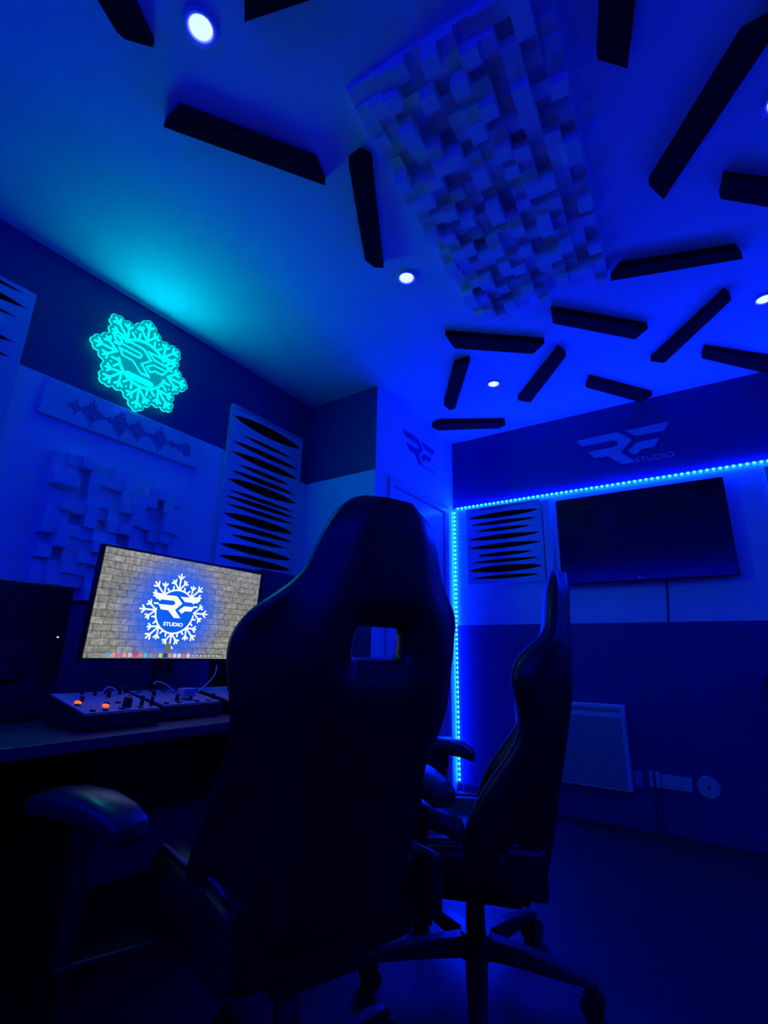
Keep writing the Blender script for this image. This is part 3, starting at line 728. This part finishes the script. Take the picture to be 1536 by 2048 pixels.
def gaming_chair(loc, heading, lift, recline, label, leg_rot, arms, bk=1.0):
    # arms: (lateral offset, forward offset, pad height above the seat, pad tilt) for the left and right arm
    t = tag(empty('gaming_chair', (loc[0], loc[1], 0), (0, 0, heading)), label, 'chair', 'black gaming chairs')
    sz = .455 + lift
    nrm = Vector((0, math.cos(recline), math.sin(recline))); alo = Vector((0, -math.sin(recline), math.cos(recline)))
    def P(u, s, front):
        w_ = lerp_tab(WID, s); wg = lerp_tab(WING, s); bl_ = lerp_tab(BULGE, s); au = abs(u)
        endk = 1 - .30 * sm(s, .72, .79) - .4 * (1 - sm(s, -.11, -.05))
        if front: off_ = (.040 * endk + wg * sm(au, .5, .88)) - (.018 + .05 * wg) * sm(au, .86, 1.0)
        else: off_ = -(.045 * endk + bl_) * (1 - .35 * au ** 3) + (wg * .62 + .030) * sm(au, .50, 1.0)
        off_ *= 1 - .5 * (1 - sm(au, .20, .42)) * sm(s, .38, .44) * (1 - sm(s, .52, .57))
        p = Vector((u * w_ * bk, -.215 * bk, sz + .02)) + alo * (s * bk) + nrm * (off_ * bk)
        return p
    bm = bmesh.new(); nr, nc = len(SROWS), len(UCOLS)
    Fv = [[bm.verts.new(P(u, s, True)) for u in UCOLS] for s in SROWS]
    Bv = [[bm.verts.new(P(u, s, False)) for u in UCOLS] for s in SROWS]
    def hole(i, j):
        if not (0 <= i < nr - 1 and 0 <= j < nc - 1): return True
        s = (SROWS[i] + SROWS[i + 1]) / 2; u = abs(UCOLS[j] + UCOLS[j + 1]) / 2
        return .447 < s < .51 and u < .23
    for i in range(nr - 1):
        for j in range(nc - 1):
            if hole(i, j): continue
            bm.faces.new((Fv[i][j], Fv[i][j + 1], Fv[i + 1][j + 1], Fv[i + 1][j]))
            bm.faces.new((Bv[i][j], Bv[i + 1][j], Bv[i + 1][j + 1], Bv[i][j + 1]))
            for (di, dj, e) in ((-1, 0, ((i, j), (i, j + 1))), (1, 0, ((i + 1, j + 1), (i + 1, j))), (0, -1, ((i + 1, j), (i, j))), (0, 1, ((i, j + 1), (i + 1, j + 1)))):
                if hole(i + di, j + dj):
                    (a_, b_), (c_, d_) = e
                    bm.faces.new((Fv[a_][b_], Bv[a_][b_], Bv[c_][d_], Fv[c_][d_]))
    br = from_bm('backrest', bm, M['leather'], t, True)
    md = br.modifiers.new('subdivision', 'SUBSURF'); md.levels = 1; md.render_levels = 2
    pts = [P(-.93, s, True) + nrm * .002 for s in SROWS[1:-1]] + [P(.93, s, True) + nrm * .002 for s in SROWS[-2:0:-1]]
    tube('piping', [tuple(p) for p in pts], .0045, M['pipe'], br)
    # seat
    bm = bmesh.new()
    us = [-1, -.93, -.82, -.70, -.58, -.4, -.2, 0, .2, .4, .58, .70, .82, .93, 1]
    vs_ = [-.17, -.16, -.13, -.08, 0, .10, .18, .23, .265, .28]
    def T(u, v):
        au = abs(u); z = sz - .015 + .055 * sm(au, .50, .80) * (1 - .45 * sm(v, .05, .27)) - .03 * sm(au, .85, 1.0) - .045 * sm(v, .20, .28) - .02 * (1 - sm(v, -.17, -.13))
        return Vector((u * (.235 + .035 * sm(v, -.15, .02) - .02 * sm(v, .1, .28)), v, z))
    def Bt(u, v):
        au = abs(u); z = sz - .125 + .045 * sm(au, .80, 1.0) + .03 * sm(v, .20, .28)
        return Vector((u * (.230 + .032 * sm(v, -.15, .02) - .02 * sm(v, .1, .28)), v, z))
    A = [[bm.verts.new(T(u, v)) for u in us] for v in vs_]; B = [[bm.verts.new(Bt(u, v)) for u in us] for v in vs_]
    for i in range(len(vs_) - 1):
        for j in range(len(us) - 1):
            bm.faces.new((A[i][j], A[i][j + 1], A[i + 1][j + 1], A[i + 1][j])); bm.faces.new((B[i][j], B[i + 1][j], B[i + 1][j + 1], B[i][j + 1]))
    for i in range(len(vs_) - 1):
        bm.faces.new((A[i][0], A[i + 1][0], B[i + 1][0], B[i][0])); bm.faces.new((A[i][-1], B[i][-1], B[i + 1][-1], A[i + 1][-1]))
    for j in range(len(us) - 1):
        bm.faces.new((A[0][j], B[0][j], B[0][j + 1], A[0][j + 1])); bm.faces.new((A[-1][j], A[-1][j + 1], B[-1][j + 1], B[-1][j]))
    st_ = from_bm('seat', bm, M['leather'], t, True)
    md = st_.modifiers.new('subdivision', 'SUBSURF'); md.levels = 1; md.render_levels = 2
    for sg in (-1, 1): tube('seat_piping', [tuple(T(sg * .90, v) + Vector((0, 0, .004))) for v in vs_[1:-1]], .004, M['pipe'], st_)
    # hinge covers, arms, mechanism
    for sg, (al, af, az, at, ay) in ((-1, arms[0]), (1, arms[1])):
        o = box('hinge_cover', (sg * .225, -.16, sz - .03), (.03, .11, .12), M['plastic'], t, .012)
        box('arm_bracket', (sg * (al + .16) / 2, af, sz - .13), (al - .12, .07, .012), M['metal'], t, .003)
        box('arm_post', (sg * al, af, sz + (az - .15) / 2), (.028, .065, az + .10), M['plastic'], t, .008)
        box('arm_sleeve', (sg * al, af, sz + az - .055), (.040, .080, .07), M['plastic'], t, .010)
        bm = bmesh.new()
        prof = [(-.140, .030, .004, -.030), (-.132, .040, .010, -.026), (-.10, .046, .014, -.012), (-.04, .049, .017, .0), (.03, .049, .017, .002), (.09, .046, .014, -.002), (.13, .038, .008, -.008), (.142, .026, .002, -.011)]
        rings = []
        for y, hw, hz, dz in prof:
            rings.append([bm.verts.new((hw * math.copysign(abs(math.cos(a_)) ** .6, math.cos(a_)), y, dz - .006 + (hz + .012) * math.copysign(abs(math.sin(a_)) ** .7, math.sin(a_)))) for a_ in [k * math.tau / 16 for k in range(16)]])
        for r0, r1 in zip(rings[:-1], rings[1:]):
            for k in range(16): bm.faces.new((r0[k], r0[(k + 1) % 16], r1[(k + 1) % 16], r1[k]))
        bm.faces.new(rings[0]); bm.faces.new(rings[-1][::-1])
        ap = from_bm('arm_pad', bm, M['armpad'], t, True)
        ap.location = (sg * (al + .005), af, sz + az); ap.rotation_euler = (at, 0, ay)
    box('mechanism', (0, -.01, sz - .145), (.20, .26, .04), M['metal'], t, .006)
    cyl('tilt_lever', (.08, .02, sz - .15), (.27, .03, sz - .155), .007, M['metal'], t, seg=10)
    cyl('recline_lever', (.275, -.10, sz - .06), (.285, -.02, sz - .03), .008, M['plastic'], t, seg=10)
    cyl('gas_lift', (0, 0, .20), (0, 0, sz - .15), .017, M['metal'], t)
    cyl('lift_cover', (0, 0, .09), (0, 0, .27), .030, M['plastic'], t, .026)
    cyl('hub', (0, 0, .065), (0, 0, .125), .055, M['plastic'], t, .045, 20)
    leg = None; cas = None
    for k in range(5):
        a_ = leg_rot + k * math.tau / 5
        if leg is None:
            bm = bmesh.new(); L_ = [(.03, .034, .070, .120), (.15, .030, .072, .112), (.30, .024, .068, .090), (.335, .018, .066, .080)]
            rg = [[bm.verts.new(v) for v in ((x, -hw, z0), (x, hw, z0), (x, hw * .7, z1), (x, -hw * .7, z1))] for x, hw, z0, z1 in L_]
            for r0, r1 in zip(rg[:-1], rg[1:]):
                for q_ in range(4): bm.faces.new((r0[q_], r0[(q_ + 1) % 4], r1[(q_ + 1) % 4], r1[q_]))
            bm.faces.new(rg[0]); bm.faces.new(rg[-1][::-1])
            bmesh.ops.bevel(bm, geom=bm.edges[:], offset=.004, segments=2, affect='EDGES', profile=.5)
            leg = from_bm('leg', bm, M['plastic'], t); l_ = leg
            bm = bmesh.new()
            for sx in (-1, 1): bm_cyl(bm, (.32, sx * .008, .030), (.32, sx * .026, .030), .030, None, 20)
            bm_cyl(bm, (.32, 0, .02), (.32, 0, .068), .009, None, 10); bm_box(bm, (.318, 0, .045), (.03, .05, .035))
            cas = from_bm('caster', bm, M['plastic'], t); c_ = cas
        else:
            l_ = leg.copy(); link(l_, t); c_ = cas.copy(); link(c_, t)
        l_.rotation_euler = (0, 0, a_); c_.rotation_euler = (0, 0, a_)
    return t
gaming_chair((-.849, .942), math.radians(69.5), .027, math.radians(10.6), 'black leather gaming chair in front, seen from behind', .3, ((.405, .135, .135, 0, .55), (.31, .0, .14, 0, 0)), .93)
gaming_chair((-.748, 1.65), math.radians(108.5), -.060, math.radians(7.1), 'black gaming chair seen side on beyond the front one', 3.245, ((.305, .13, .125, .12, 0), (.305, .16, .19, 0, 0)))
